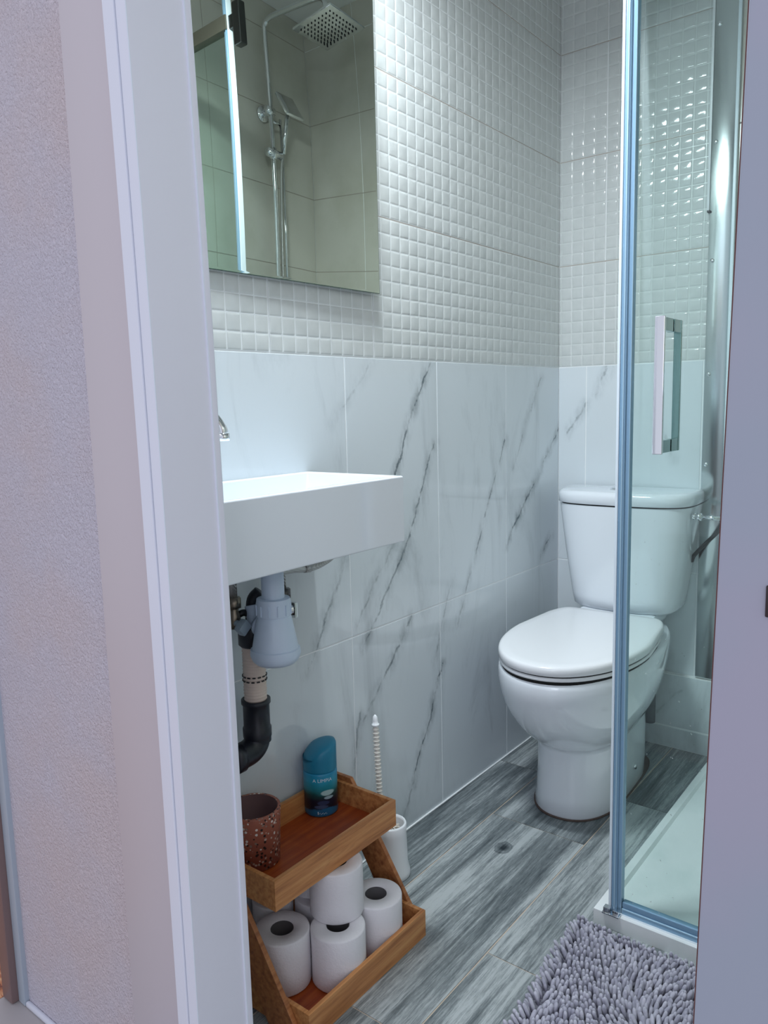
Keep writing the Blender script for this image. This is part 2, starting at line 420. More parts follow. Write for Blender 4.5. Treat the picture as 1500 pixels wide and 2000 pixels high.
for v_ in bm.verts: v_.co.x -= .0058*max(v_.co.z-.02, 0)**2.7
struct('trim_2', bm, [M_jamb2, M_jamb], wn=True)
bm = NB(); bx(bm, .926, 1.25, -1.72, -1.68, 0, 2.1, .0015, mi=0); bx(bm, .9235, .927, -1.712, -1.636, 0, 2.1, mi=1)
bx(bm, .927, .96, -1.68, -1.636, 0, 2.1, mi=0)
for v_ in bm.verts: v_.co.x += .0178*v_.co.z-.0122
struct('trim_3', bm, [M_rightwood, M_redbrown], wn=True)
bm = NB(); bx(bm, .29, 1.0, -1.72, -1.635, 2.05, 2.12, .001); struct('trim_4', bm, M_jamb, wn=True)
# the next doorway's frame, far left
bm = NB(); bx(bm, -.228, -.2045, -1.688, -1.60, 0, 2.2, .002); struct('trim_5', bm, M_bluegrey)
bm = NB(); bx(bm, -.262, -.228, -1.70, -1.60, -.0, 2.2, .003); struct('trim_6', bm, M_brown)
bm = NB()
vs = [(-.215, -1.6802, .0), (.135, -1.6802, 0), (.135, -1.6802, .03), (-.215, -1.6802, .03)]
bx(bm, -.204, .135, -1.688, -1.680, 0, .010, .003)
struct('baseboard_front', bm, M_jamb2)
# outer room seen past the frame
bm = NB(); bx(bm, -2.5, 3.0, -5.5, -1.6805, -.06, -.001); struct('floor', bm, mat('hall_floor', (.45, .42, .42), .5))
M_terra = mat('terracotta', (.55, .25, .12), .7); t = NT(M_terra)
t.color(t.ramp(t.noise(t.mapping(t.obj(), (6, 18, 6)), 4, 5, .65, 1), [(.35, (.18, .05, .03)), (.48, (.50, .18, .08)), (.6, (.70, .38, .20))]))
bm = NB(); bx(bm, -2.5, -.262, -3.0, .3, -.05, .0); struct('floor', bm, M_terra)

# bathroom floor: wood look planks
M_plank = mat('wood_look_plank', (.3, .3, .3), .34, spec=.45); t = NT(M_plank); o = t.obj()
at = t.n('ShaderNodeAttribute'); at.attribute_name = 'seed'; sd = at.outputs['Fac']
cx = t.n('ShaderNodeCombineXYZ'); t.l(t.math('MULTIPLY', sd, 3.7), cx.inputs[0]); t.l(t.math('MULTIPLY', sd, 9.1), cx.inputs[1])
p = t.vm('ADD', o, cx.outputs[0])
n1 = t.noise(t.mapping(p, (32, 1.7, 1)), 1, 6, .62, .25)
n2 = t.noise(t.mapping(p, (170, 8, 1)), 1, 6, .75, .15)
n3 = t.noise(t.mapping(p, (12, 1.1, 1)), 1, 3, .5, .3)
n4 = t.noise(t.mapping(p, (420, 45, 1)), 1, 4, .8)
f = t.math('ADD', t.math('MULTIPLY', n1, .42), t.math('MULTIPLY', n2, .36)); f = t.math('ADD', f, t.math('MULTIPLY', n3, .36)); f = t.math('ADD', f, t.math('MULTIPLY', n4, .18))
f = t.math('ADD', t.math('MULTIPLY', t.math('SUBTRACT', f, .63), 1.28), .625); f = t.math('ADD', f, t.math('MULTIPLY', t.math('SUBTRACT', sd, .5), .10))
# knot
sx = t.n('ShaderNodeSeparateXYZ'); t.l(o, sx.inputs[0])
dx = t.math('MULTIPLY', t.math('SUBTRACT', sx.outputs[0], .231), 1.0); dy = t.math('MULTIPLY', t.math('SUBTRACT', sx.outputs[1], -.767), .75)
dd = t.math('SQRT', t.math('ADD', t.math('MULTIPLY', dx, dx), t.math('MULTIPLY', dy, dy)))
dd = t.math('ADD', dd, t.math('MULTIPLY', t.math('SUBTRACT', t.noise(o, 70, 3), .5), .012))
f = t.math('SUBTRACT', f, t.rng(dd, .002, .022, .24, 0))
f = t.math('SUBTRACT', f, t.math('MULTIPLY', t.rng(t.math('ABSOLUTE', t.math('SUBTRACT', dd, .018)), 0, .004, .08, 0), 1))
t.color(t.ramp(f, [(.46, (.016, .024, .031)), (.57, (.10, .12, .13)), (.665, (.215, .245, .255)), (.77, (.46, .50, .51))]))
t.bump(n2, .22, .002)
bm = NB(); lay = bm.faces.layers.float.new('seed')
for f_ in [f for v in bx(bm, -.05, W+.05, -1.70, .05, -.06, -.0014, mi=1) for f in v.link_faces]: f_[lay] = 0
def plank(x0, x1, y0, y1):
    y1 = min(y1, 0); y0 = max(y0, -1.6804)
    if y1-y0 < .003: return
    vs = bx(bm, x0+.0015, x1-.0015, y0+.0013, y1-.0013, -.003, 0)
    s = random.random()
    for f in set(f for v in vs for f in v.link_faces): f[lay] = s
for (x0, x1, yo) in ((.001, .132, -.375), (.132, .378, -.647), (.378, .624, -.394), (.624, .870, -.1), (.870, W, -.5)):
    y = yo+.70
    while y > -1.68:
        plank(x0, x1, y-.70, y); y -= .70
me_o = struct('floor', bm, [M_plank, mat('floor_grout', (.62, .52, .42), .8)])

bm = NB(); bx(bm, .0006, .0045, -1.63, -.014, 0, .004, .001); struct('trim_7', bm, M_grout)
# ------------------------------------------------------------------ ceiling light and lamp over the mirror
t_ = thing('wall_lamp', 'slim white bar lamp on a chrome arm above the mirror', 'lamp', (0, -1.20, 2.075))
bm = NB(); bx(bm, .002, .018, -.04, .04, -.02, .05, .002); tube(bm, [(.016, 0, .022), (.165, 0, .022), (.165, 0, .008)], .006, 12); link('wall_arm', bm, M_chrome, t_)
bm = NB(); bx(bm, .143, .187, -.175, .175, -.002, .012, .003); link('housing', bm, M_chrome, t_, wn=True)
bm = NB(); bx(bm, .146, .184, -.168, .168, -.022, -.0022, .002); link('diffuser', bm, M_emW, t_, wn=True)

# ------------------------------------------------------------------ mirror
t_ = thing('wall_mirror', 'frameless rectangular mirror on the mosaic wall above the sink', 'mirror', (-.0097, -1.24, 1.266), -.022)
bm = NB(); bx(bm, .020, .0245, -.36, .322, 0, .765, mi=1)
vs = [bm.verts.new(c) for c in ((.0252, -.355, .005), (.0252, .317, .005), (.0252, .317, .760), (.0252, -.355, .760))]
bm.faces.new(vs).material_index = 0
ou = [bm.verts.new(c) for c in ((.0246, -.3592, .0008), (.0246, .3212, .0008), (.0246, .3212, .7642), (.0246, -.3592, .7642))]
for k in range(4): bm.faces.new((ou[k], ou[(k+1) % 4], vs[(k+1) % 4], vs[k])).material_index = 0
link('glass', bm, [M_mirror, M_mirroredge], t_, sharp=1)
bm = NB(); bx(bm, .013, .0198, -.10, .28, .05, .71); link('backing', bm, M_white, t_)

# ------------------------------------------------------------------ sink
t_ = thing('wash_basin', 'white rectangular wall hung ceramic basin under the mirror', 'sink', (0, -1.14, .785))
bm = NB()
D, Wd, Ht, rim = .24, .49, .12, .011
outer = [bm.verts.new(c) for c in ((.002, 0, 0), (D, 0, 0), (D, -Wd, 0), (.002, -Wd, 0))]
outt = [bm.verts.new(c) for c in ((.002, 0, Ht), (D, 0, Ht), (D, -Wd, Ht), (.002, -Wd, Ht))]
it = [bm.verts.new(c) for c in ((.002+rim, -rim, Ht), (D-rim, -rim, Ht), (D-rim, -Wd+rim, Ht), (.002+rim, -Wd+rim, Ht))]
ib = [bm.verts.new(c) for c in ((.002+rim+.006, -rim-.018, .035), (D-rim-.010, -rim-.018, .035), (D-rim-.010, -Wd+rim+.018, .035), (.002+rim+.006, -Wd+rim+.018, .035))]
bm.faces.new(outer[::-1]); bm.faces.new(ib)
for A, B in ((outer, outt), (outt, it), (it, ib)):
    for k in range(4): bm.faces.new((A[k], A[(k+1) % 4], B[(k+1) % 4], B[k]))
bmesh.ops.recalc_face_normals(bm, faces=bm.faces[:])
bmesh.ops.bevel(bm, geom=bm.edges[:], offset=.0035, segments=3, profile=.5, affect='EDGES')
link('basin', bm, M_ceramic, t_, wn=True)
bm = NB(); lathe(bm, [(0, .0375), (.018, .0375), (.021, .0362), (.021, .034)], (.12, -.22, 0)); link('drain', bm, M_chrome, t_)

t_ = thing('wall_faucet', 'chrome tap spout peeking past the door frame over the basin', 'faucet', (.0, -1.442, .988))
bm = NB(); bmesh.ops.create_cone(bm, cap_ends=True, segments=32, radius1=.028, radius2=.022, depth=.016, matrix=Matrix.Translation((.011, 0, .03)) @ Matrix.Rotation(PI/2, 4, 'Y'))
link('wall_plate', bm, M_chrome, t_)
bm = NB(); tube(bm, smoothpath([(.012, 0, .03), (.05, 0, .036), (.078, .004, .03), (.092, .008, .012), (.094, .009, .004)]), .0115, 20); link('spout', bm, M_chrome, t_)
bm = NB(); tube(bm, [(.094, .009, .004), (.0945, .009, -.008)], .0135, 20); link('aerator', bm, M_chrome, t_)
bm = NB(); tube(bm, [(.03, 0, .05), (.035, 0, .075), (.06, -.01, .085)], [.009, .008, .006], 12); link('lever', bm, M_chrome, t_)

# trap and pipes under the basin
t_ = thing('bottle_trap', 'pale blue-white plastic bottle trap hanging under the basin', 'drain trap', (.12, -1.36, .603))
bm = NB(); lathe(bm, [(0, .181), (.0195, .181), (.0195, .10)], n=36); link('tailpiece', bm, M_whiteplastic, t_)
bm = NB()
lathe(bm, [(.0195, .108), (.0285, .107), (.0295, .100), (.0295, .078), (.0285, .077), (.0285, .0755), (.0298, .074), (.0395, .022), (.0395, .0205), (.0425, .019), (.0435, .010), (.040, .0), (.034, -.006), (.020, -.009), (0, -.0095)], n=44)
for k in range(12):
    a = k*PI/6; bx(bm, .0285, .0312, -.0009, .0009, .080, .098, rot=Matrix.Rotation(a, 3, 'Z'), about=(0, 0, 0))
link('trap_body', bm, M_whiteplastic, t_)
bm = NB(); tube(bm, smoothpath([(-.018, 0, .05), (-.04, .004, .055), (-.052, .006, .065), (-.058, .008, .085)]), .0165, 20); tube(bm, [(-.028, .001, .052), (-.036, .003, .055)], .021, 20)
link('side_outlet', bm, M_whiteplastic, t_)

t_ = thing('drain_pipe', 'black and cream vertical waste pipe behind the bottle trap', 'pipe', (.055, -1.352, .395))
bm = NB(); lathe(bm, [(.010, .29), (.012, .262), (.024, .258), (.026, .250), (.026, .222), (.022, .218)]); tube(bm, smoothpath([(0, 0, .27), (0, .004, .30), (.01, .012, .315)]), .011)
link('coupling', bm, M_blackpipe, t_)
bm = NB(); prof = []
for k in range(60):
    z = .108+.115*k/59; prof.append((.0198+.0012*math.sin(k*2.2), z))
lathe(bm, prof, n=32); hz = link('flexible_hose', bm, M_cream, t_)
bm = NB()
for zz_ in (.156, .164):
    for k in range(14):
        a = k*2*PI/14+(.1 if zz_ > .16 else 0)
        bx(bm, .0205, .0222, -.0028, .0028, zz_-.0011, zz_+.0011, rot=Matrix.Rotation(a, 3, 'Z'), about=(0, 0, 0))
tg = link('dashed_marks', bm, M_black, hz); tg['label'] = 'two rows of black printed dashes'
bm = NB(); lathe(bm, [(.019, .118), (.0262, .119), (.0265, .112), (.0238, .110), (.0238, .068), (.0258, .066), (.0258, .050), (.0245, .048), (.0245, .04)], n=36)
tube(bm, smoothpath([(0, 0, .054), (0, -.004, .038), (0, -.016, .028), (0, -.040, .025), (0, -.10, .025), (0, -.16, .025)]), .0235, 28)
tube(bm, [(0, -.045, .025), (0, -.065, .025)], .0265, 28)
link('black_elbow', bm, M_blackpipe, t_)

def valve(name, label, loc, left):
    t_ = thing(name, label, 'valve', loc)
    bm = NB(); tube(bm, [(-loc[0]+.004, 0, 0), (.0, 0, 0)], .008, 12); lathe(bm, [(.0, -.012), (.011, -.012), (.011, .012), (.008, .018), (.008, .03), (0, .03)], n=16); link('valve_body', bm, M_brass if left else M_darkmetal, t_)
    bm = NB(); tube(bm, [(0, 0, .024), (0, 0, .042)], .0135, 6); link('hex_nut', bm, M_brass if left else M_darkmetal, t_)
    return t_
v = valve('angle_valve', 'brass angle valve with dark hose left of the bottle trap', (.05, -1.388, .665), True)
bm = NB(); tube(bm, [(0, 0, .042), (0, 0, .13)], .0075, 12); link('supply_hose', bm, M_braid, v)
bm = NB(); tube(bm, [(0, 0, 0), (.022, -.006, -.004)], .006, 12); bx(bm, .018, .034, -.016, .008, -.016, .004, .003, rot=Matrix.Rotation(.7, 3, 'X')); link('handle', bm, mat('blue_grey_handle', (.28, .36, .42), .3), v)
bm = NB(); tube(bm, smoothpath([(0, .004, .008), (.006, .018, .012), (.008, .03, .0), (.006, .036, -.03)]), .006, 10); tube(bm, smoothpath([(.004, .062, .012), (.006, .045, .008), (.007, .038, -.004), (.006, .036, -.025)]), .0055, 10)
link('outlet_hose', bm, M_black, v)
v = valve('angle_valve', 'dark angle valve with square chrome handle right of the bottle trap', (.045, -1.262, .655), False)
bm = NB(); tube(bm, [(0, 0, .042), (0, 0, .128)], .0055, 12); link('supply_hose', bm, M_braid, v)
bm = NB(); tube(bm, [(0, 0, 0), (.004, .014, 0)], .011, 14); bx(bm, -.008, .016, .012, .020, -.016, .014, .002); link('handle', bm, M_chrome, v, wn=True)
bm = NB(); tube(bm, smoothpath([(.055, -1.30, .733), (.05, -1.24, .729), (.045, -1.19, .722), (.045, -1.15, .726), (.05, -1.12, .742), (.055, -1.10, .78)]), .0062, 12)
tube(bm, [(.046, -1.205, .724), (.0455, -1.19, .722)], .0078, 12)
# keep the upper end inside the ceramic underside
for v_ in bm.verts: v_.co.y = min(v_.co.y, -1.145+.0) if v_.co.z > .76 else v_.co.y
tag(link('braided_hose', bm, M_braid), 'thin braided hose bending just below the basin underside', 'hose')

# ------------------------------------------------------------------ toilet
TX, TY = .250, -.009
def egg(z, hw, yf, yb, yc, nf=2.15, nb=4, taper=.2, N=72, cx=0, inset=0):
    pts = []; hw -= inset; yf += inset; yb -= inset
    for k in range(N):
        a = 2*PI*k/N; s, c = math.sin(a), math.cos(a)     # a=0 -> back (+y)
        n = nf if c < 0 else nb
        y = (abs(c)**(2/n))*(1 if c > 0 else -1); x = (abs(s)**(2/n))*(1 if s > 0 else -1)
        yy = yc+(yb-yc)*y if y > 0 else yc+(yc-yf)*y
        ww = hw*(1-taper*max(y, 0)**2)
        pts.append((cx+x*ww, yy, z))
    return pts
t_ = thing('toilet', 'white close coupled toilet against the back wall beside the shower', 'toilet', (TX, TY, 0), R(2.6))
bm = NB()
secs = [(0, .108, -.562, -.15, -.38, 2.3, 5, .0), (.006, .1105, -.566, -.15, -.38, 2.3, 5, 0), (.05, .1065, -.560, -.13, -.38, 2.3, 5, 0), (.10, .1045, -.556, -.12, -.38, 2.3, 5, .02), (.128, .1045, -.556, -.11, -.38, 2.3, 5, .05),
        (.165, .1045, -.556, -.11, -.38, 2.3, 5, .06), (.178, .1075, -.560, -.105, -.385, 2.25, 5, .08), (.190, .118, -.580, -.10, -.39, 2.2, 4.5, .12), (.212, .134, -.612, -.095, -.395, 2.2, 4, .17), (.240, .149, -.643, -.085, -.40, 2.15, 4, .2), (.272, .162, -.670, -.07, -.41, 2.15, 4, .22), (.305, .1715, -.691, -.06, -.415, 2.15, 4, .22), (.338, .1775, -.705, -.05, -.418, 2.1, 4, .22),
        (.362, .180, -.711, -.04, -.42, 2.1, 4, .22), (.382, .180, -.712, -.03, -.42, 2.1, 4, .22), (.394, .178, -.709, -.03, -.42, 2.1, 4, .22), (.400, .172, -.702, -.034, -.42, 2.1, 4, .22)]
loft(bm, [egg(z, hw, yf, yb, yc, nf, nb, tp) for z, hw, yf, yb, yc, nf, nb, tp in secs])
bmesh.ops.recalc_face_normals(bm, faces=bm.faces[:])
bowl = link('bowl', bm, M_ceramic, t_, sharp=70)
bm = NB(); loft(bm, [egg(0, .1125, -.569, -.098, -.38, 2.3, 5, 0), egg(.003, .1125, -.569, -.098, -.38, 2.3, 5, 0)]); q = link('base_sealant', bm, mat('stained_sealant', (.10, .07, .06), .8), t_)
bm = NB(); tube(bm, [(.104, -.30, .055), (.1115, -.30, .055)], .006, 16); link('floor_bolt', bm, M_chrome, t_)
# seat ring and lid
def ring(bm, z0, z1, hw, yf, yb, e):
    loft(bm, [egg(z0, hw, yf, yb, -.42, 2.1, 9, .2, inset=e), egg(z0+e, hw, yf, yb, -.42, 2.1, 9, .2), egg(z1-e, hw, yf, yb, -.42, 2.1, 9, .2), egg(z1, hw, yf, yb, -.42, 2.1, 9, .2, inset=e)])
bm = NB(); loft(bm, [egg(.396, .1725, -.708, -.205, -.42, 2.1, 6, .2), egg(.4245, .1725, -.708, -.205, -.42, 2.1, 6, .2)]); link('seat_gap_shade', bm, M_gapshade, t_)  # black insert painting the shade between bowl, seat and lid
bm = NB(); ring(bm, .4048, .4130, .1758, -.7135, -.198, .0012); link('seat', bm, M_seat, t_, sharp=60)
bm = NB(); E_ = lambda z, i: egg(z, .1775, -.716, -.180, -.42, 2.1, 12, .2, inset=i)
loft(bm, [E_(.4172, .002), E_(.4190, 0), E_(.431, 0), E_(.4355, .0012), E_(.4385, .004), E_(.440, .009), E_(.4405, .03)])
bmesh.ops.recalc_face_normals(bm, faces=bm.faces[:]); link('lid', bm, M_seat, t_, sharp=60)
for s in (-1, 1):
    bm = NB(); tube(bm, [(s*.075-.018, -.182, .420), (s*.075+.018, -.182, .420)], .009, 16); link('hinge', bm, M_seat, t_)
# cistern
def cis(z, hw, d, N=26, n=5.0, bul=.018):
    pts = []
    for k in range(N+1):
        a = PI*k/N; c, s = math.cos(a), math.sin(a)
        x = (abs(c)**(2/n))*(1 if c > 0 else -1); y = s**(2/n) if s > 1e-9 else 0
        pts.append((x*hw, -(y*(d-bul))-bul*y*(1-x*x)-.0025-.0, z))
    return pts
bm = NB(); V = loft(bm, [cis(z, hw, d) for z, hw, d in ((.432, .142, .150), (.440, .150, .158), (.47, .155, .163), (.60, .174, .174), (.72, .189, .182), (.7365, .1905, .183))])
bmesh.ops.recalc_face_normals(bm, faces=bm.faces[:]); link('cistern', bm, M_ceramic, t_, sharp=60)
bm = NB(); loft(bm, [cis(.7365, .186, .178), cis(.7405, .186, .178)]); link('lid_gap_shade', bm, M_gapshade, t_)  # black insert painting the shade under the cistern lid
bm = NB(); loft(bm, [cis(.7405, .1925, .186), cis(.742, .1945, .188), cis(.763, .1945, .188), cis(.770, .193, .186), cis(.7745, .188, .180), cis(.776, .178, .168)])
bmesh.ops.recalc_face_normals(bm, faces=bm.faces[:]); link('cistern_lid', bm, M_ceramic, t_, sharp=60)
bm = NB(); lathe(bm, [(0, .781), (.017, .781), (.020, .779), (.0215, .776), (.0235, .7762), (.0235, .7755)], (-.022, -.085, 0)); link('flush_button', bm, M_chrome, t_)
bm = NB(); bx(bm, -.11, .11, -.16, -.03, .398, .434, .012); link('cistern_mount', bm, M_ceramic, t_, wn=True)
bm = NB(); tube(bm, smoothpath([(.078, -.075, .095), (.078, -.075, .16), (.078, -.08, .24), (.06, -.12, .30)]), .016, 20); link('waste_outlet', bm, mat('grey_outlet', (.05, .07, .07), .5), t_)

t_ = thing('cistern_valve', 'small chrome water valve on the right side of the toilet cistern', 'valve', (TX+.190, -.10, .712))
bm = NB(); tube(bm, [(-.002, 0, 0), (.012, 0, 0)], .009, 16); link('tank_connector', bm, M_chrome, t_)
bm = NB(); tube(bm, [(.012, 0, 0), (.026, 0, 0)], .0115, 6); link('hex_nut', bm, M_chrome, t_)
bm = NB(); tube(bm, [(.026, 0, 0), (.075, 0, -.002)], .0055, 14); link('chrome_pipe', bm, M_chrome, t_)
bm = NB(); tube(bm, smoothpath([(.075, 0, -.002), (.07, .03, -.03), (.02, .055, -.085), (-.01, .07, -.12), (-.02, .08, -.14)]), .0055, 12); link('dark_hose', bm, M_hosedk, t_)

# ------------------------------------------------------------------ steel strip on the back wall
t_ = thing('cover_strip', 'tall brushed steel strip screwed to the back wall right of the toilet', 'metal strip', (.435, 0, .226))
bm = NB(); bx(bm, 0, .058, -.0058, -.0028, .002, 2.2, .0006); link('steel_sheet', bm, M_steel, t_)
bm = NB(); bx(bm, .0575, .0655, -.012, -.0026, .002, 2.2, .001); link('edge_flange', bm, M_seal, t_)
for z in (1.987, 1.698, 1.395, 1.094, .846):
    bm = NB(); lathe(bm, [(0, 0), (.0052, 0), (.0052, .0018), (.003, .0032), (0, .0035)], n=18)
    bmesh.ops.rotate(bm, verts=bm.verts[:], cent=(0, 0, 0), matrix=Matrix.Rotation(PI/2, 3, 'X'))
    bmesh.ops.translate(bm, verts=bm.verts[:], vec=(.011, -.0056, z-.226)); link('screw', bm, M_chrome, t_)
t_ = thing('edge_trim', 'thin pale vertical trim ending with a dark cap beside the steel strip', 'trim', (.433, 0, 1.52))
bm = NB(); bx(bm, -.005, .0015, -.0075, -.0026, .006, .90, .001); link('trim_strip', bm, M_white, t_)
bm = NB(); bx(bm, -.0035, .004, -.012, -.0026, 0, .006, .001); link('end_cap', bm, M_black, t_)

# ------------------------------------------------------------------ shower tray
t_ = thing('shower_tray', 'low white shower tray in the right corner behind the glass', 'shower tray', (.505, -.895, 0))
bm = NB(); TW, TL = W-.003-.505, .895-.016
oL = [(0, 0, .0), (TW, 0, 0), (TW, TL, 0), (0, TL, 0)]
def rr(x0, y0, x1, y1, z): return [(x0, y0, z), (x1, y0, z), (x1, y1, z), (x0, y1, z)]
loft(bm, [rr(0, 0, TW, TL, 0), rr(0, 0, TW, TL, .031), rr(.016, .045, TW-.03, TL-.02, .031), rr(.020, .050, TW-.034, TL-.024, .021), rr(.2, .35, TW-.2, TL-.35, .017)])
bmesh.ops.bevel(bm, geom=[e for e in bm.edges if e.calc_face_angle(0) > R(40)], offset=.0018, segments=2, profile=.5, affect='EDGES')
link('basin', bm, M_tray, t_, wn=True)
bm = NB(); lathe(bm, [(0, .0215), (.040, .0215), (.043, .0195), (.043, .016)], (.24, .44, 0)); link('drain_cover', bm, M_chrome, t_)

# ------------------------------------------------------------------ shower enclosure
GY = -.875
t_ = thing('shower_enclosure', 'glass shower door panel with blue aluminium profiles and chrome handle', 'shower door', (.53, GY, .031))
L = W-.53
bm = NB(); bx(bm, .024, L-.02, -.0025, .0025, .02, 1.93); link('glass_panel', bm, M_glass, t_)
bm = NB(); bx(bm, .007, .0185, -.011, .011, 0, 2.06, .0025, 3, mi=0); bx(bm, .0185, .0265, -.008, .008, .003, 2.06, .0012, mi=1); bx(bm, .0125, .015, -.0122, -.0105, .005, 2.06, mi=1)
link('corner_profile', bm, [M_alu, M_alu2], t_, wn=True)
bm = NB(); bx(bm, .0015, .007, -.0115, .006, .003, 2.06, .0015); q = link('magnetic_seal', bm, M_seal, t_, wn=True); q['label'] = 'white vertical seal strip'
bm = NB(); bx(bm, .027, L-.003, -.009, .009, .002, .014, .002, mi=1); bx(bm, .027, L-.003, -.006, .008, .014, .026, .002, mi=0); link('bottom_rail', bm, [M_alu, M_alu2], t_, wn=True)
bm = NB(); bx(bm, .007, L-.003, -.016, .012, 1.93, 1.968, .002); link('top_rail', bm, mat('brown_grey_rail', (.16, .15, .12), .4, .5), t_, wn=True)
bm = NB(); bx(bm, -.002, L-.003, -.010, .010, -.0, .0025, .0005); link('sill_strip', bm, M_seal, t_)
bm = NB(); bx(bm, -.006, .028, -.026, -.0115, .0003, .004, .001); bx(bm, -.004, .010, -.024, -.0118, .004, .014, .001); bx(bm, .014, .026, -.022, -.012, .004, .012, .001)
link('corner_bracket', bm, M_chrome, t_, wn=True)
bm = NB(); bx(bm, -.062, -.030, -.02, .006, 1.875, 1.985, .004); bx(bm, -.03, .007, -.008, .004, 1.93, 1.965, .002); link('roller_bracket', bm, M_darkmetal, t_, wn=True)
# handle
hd = NB(); bx(hd, .081, .098, -.052, -.044, .905, 1.137, .0015)
h = link('handle', hd, M_chrome, t_, wn=True)
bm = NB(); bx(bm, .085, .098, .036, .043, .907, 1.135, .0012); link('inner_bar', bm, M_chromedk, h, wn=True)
for z in (.907, 1.113):
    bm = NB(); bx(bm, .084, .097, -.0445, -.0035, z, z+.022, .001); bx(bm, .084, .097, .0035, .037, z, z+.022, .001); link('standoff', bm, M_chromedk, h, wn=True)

# ------------------------------------------------------------------ shower column on the right wall (seen in the mirror)
RX, RY = W-.06, -.315
t_ = thing('shower_column', 'chrome shower column with square rain head, seen in the mirror', 'shower', (RX, RY, 1.05))
zt = 2.325-1.05
bm = NB(); tube(bm, smoothpath([(0, 0, .0), (0, 0, .5), (0, 0, 1.0), (0, 0, zt-.05), (-.012, 0, zt-.012), (-.05, 0, zt), (-.18, .004, zt-.004), (-.31, .008, zt-.012), (-.345, .01, zt-.03), (-.355, .01, zt-.07), (-.357, .01, zt-.10)]), .0105, 20); link('riser_pipe', bm, M_chrome, t_)
bm = NB(); tube(bm, [(-.357, .01, zt-.09), (-.357, .01, zt-.115)], .013, 18); link('swivel_joint', bm, M_chrome, t_)
bm = NB(); bx(bm, -.10, .10, -.10, .10, -.006, .002, .002)
for i in range(9):
    for j in range(9):
        tube(bm, [(-.076+i*.019, -.076+j*.019, -.006), (-.076+i*.019, -.076+j*.019, -.009)], .003, 6, mi=1)
for v_ in bm.verts: v_.co = Matrix.Rotation(R(6), 3, 'Y') @ v_.co + Vector((-.357, .01, zt-.122))
hd_ = link('rain_head', bm, [M_chrome, M_black], t_)
bm = NB(); tube(bm, [(.0, 0, .945), (.055, 0, .945)], .016, 20); tube(bm, [(.050, 0, .945), (.0585, 0, .945)], .03, 28); tube(bm, [(0, -.026, .945), (0, .016, .945)], .017, 20); link('wall_holder', bm, M_chrome, t_)
bm = NB(); tube(bm, [(0, -.035, .79), (0, .045, .79)], .017, 22); tube(bm, [(0, 0, .77), (0, 0, .81)], .016, 20); link('slider', bm, M_chrome, t_)
bm = NB(); tube(bm, [(0, .055, 0), (0, .055, .93)], .0062, 14); tube(bm, [(0, 0, .02), (0, .055, .02)], .006); tube(bm, [(0, 0, .91), (0, .055, .91)], .006); link('side_rail', bm, M_chrome, t_)
bm = NB(); bx(bm, -.012, .0, -.05, .05, -.055, .055, .003)
for v_ in bm.verts: v_.co = Matrix.Rotation(R(35), 3, 'Y') @ v_.co + Vector((-.055, .06, .965))
tube(bm, [(-.05, .06, .955), (-.02, .058, .86), (-.008, .056, .80)], [.012, .010, .009], 16)
link('hand_shower', bm, M_chrome, t_)
bm = NB(); tube(bm, smoothpath([(-.008, .054, .80), (-.004, .040, .72), (0, .032, .5), (0, .030, .2), (-.02, .025, .0), (-.03, .02, -.12), (-.02, .0, -.06), (-.01, 0, -.01)]), .0062, 10); link('hose', bm, M_braid, t_)
bm = NB(); tube(bm, [(0, -.13, 0), (0, .13, 0)], .019, 24); tube(bm, [(0, -.075, 0), (.055, -.075, 0)], .014); tube(bm, [(0, .075, 0), (.055, .075, 0)], .014); tube(bm, [(0, -.17, 0), (0, -.128, 0)], .022, 20); tube(bm, [(0, .128, 0), (0, .17, 0)], .022, 20); link('mixer_bar', bm, M_chrome, t_)

# ------------------------------------------------------------------ bamboo rack
Y0, Y1 = -1.452, -1.122
t_ = thing('storage_rack', 'two tier bamboo storage rack on the floor under the basin', 'rack', (0, Y0, 0))
LN = Y1-Y0
def tray(nm, x0, x1, z0, z1):
    bm = NB(); th = .0085
    bx(bm, x1-th, x1, 0, LN, z0, z1, .001)
    bx(bm, x0, x0+th, 0, LN, z0, z1, .001)
    bx(bm, x0+th, x1-th, 0, th, z0, z1, .001, mi=0); bx(bm, x0+th, x1-th, LN-th, LN, z0, z1, .001, mi=0)
    o = link(nm, bm, [M_bamboo], t_, wn=True)
    bm = NB(); bx(bm, x0+th, x1-th, th, LN-th, z0+.004, z0+.010); b = link('base_board', bm, M_bamboo_in, o)
tray('upper_tray', .012, .190, .208, .262)
tray('lower_tray', .020, .257, .0, .054)
def panel(y0, y1, poly):
    bm = NB(); a = [bm.verts.new((x, y0, z)) for x, z in poly]; b = [bm.verts.new((x, y1, z)) for x, z in poly]; n = len(poly)
    bm.faces.new(a); bm.faces.new(b[::-1])
    for k in range(n): bm.faces.new((a[k], b[k], b[(k+1) % n], a[(k+1) % n]))
    bmesh.ops.recalc_face_normals(bm, faces=bm.faces[:]); bmesh.ops.bevel(bm, geom=bm.edges[:], offset=.0008, segments=1, affect='EDGES')
    return link('side_panel', bm, M_bamboo_dk, t_, wn=True)
pl = [(.020, .272), (.072, .272), (.078, .264), (.236, .020), (.238, .006), (.232, 0), (.170, 0), (.012, .262)]
panel(-.0095, -.0005, pl); panel(LN+.0005, LN+.0095, pl)

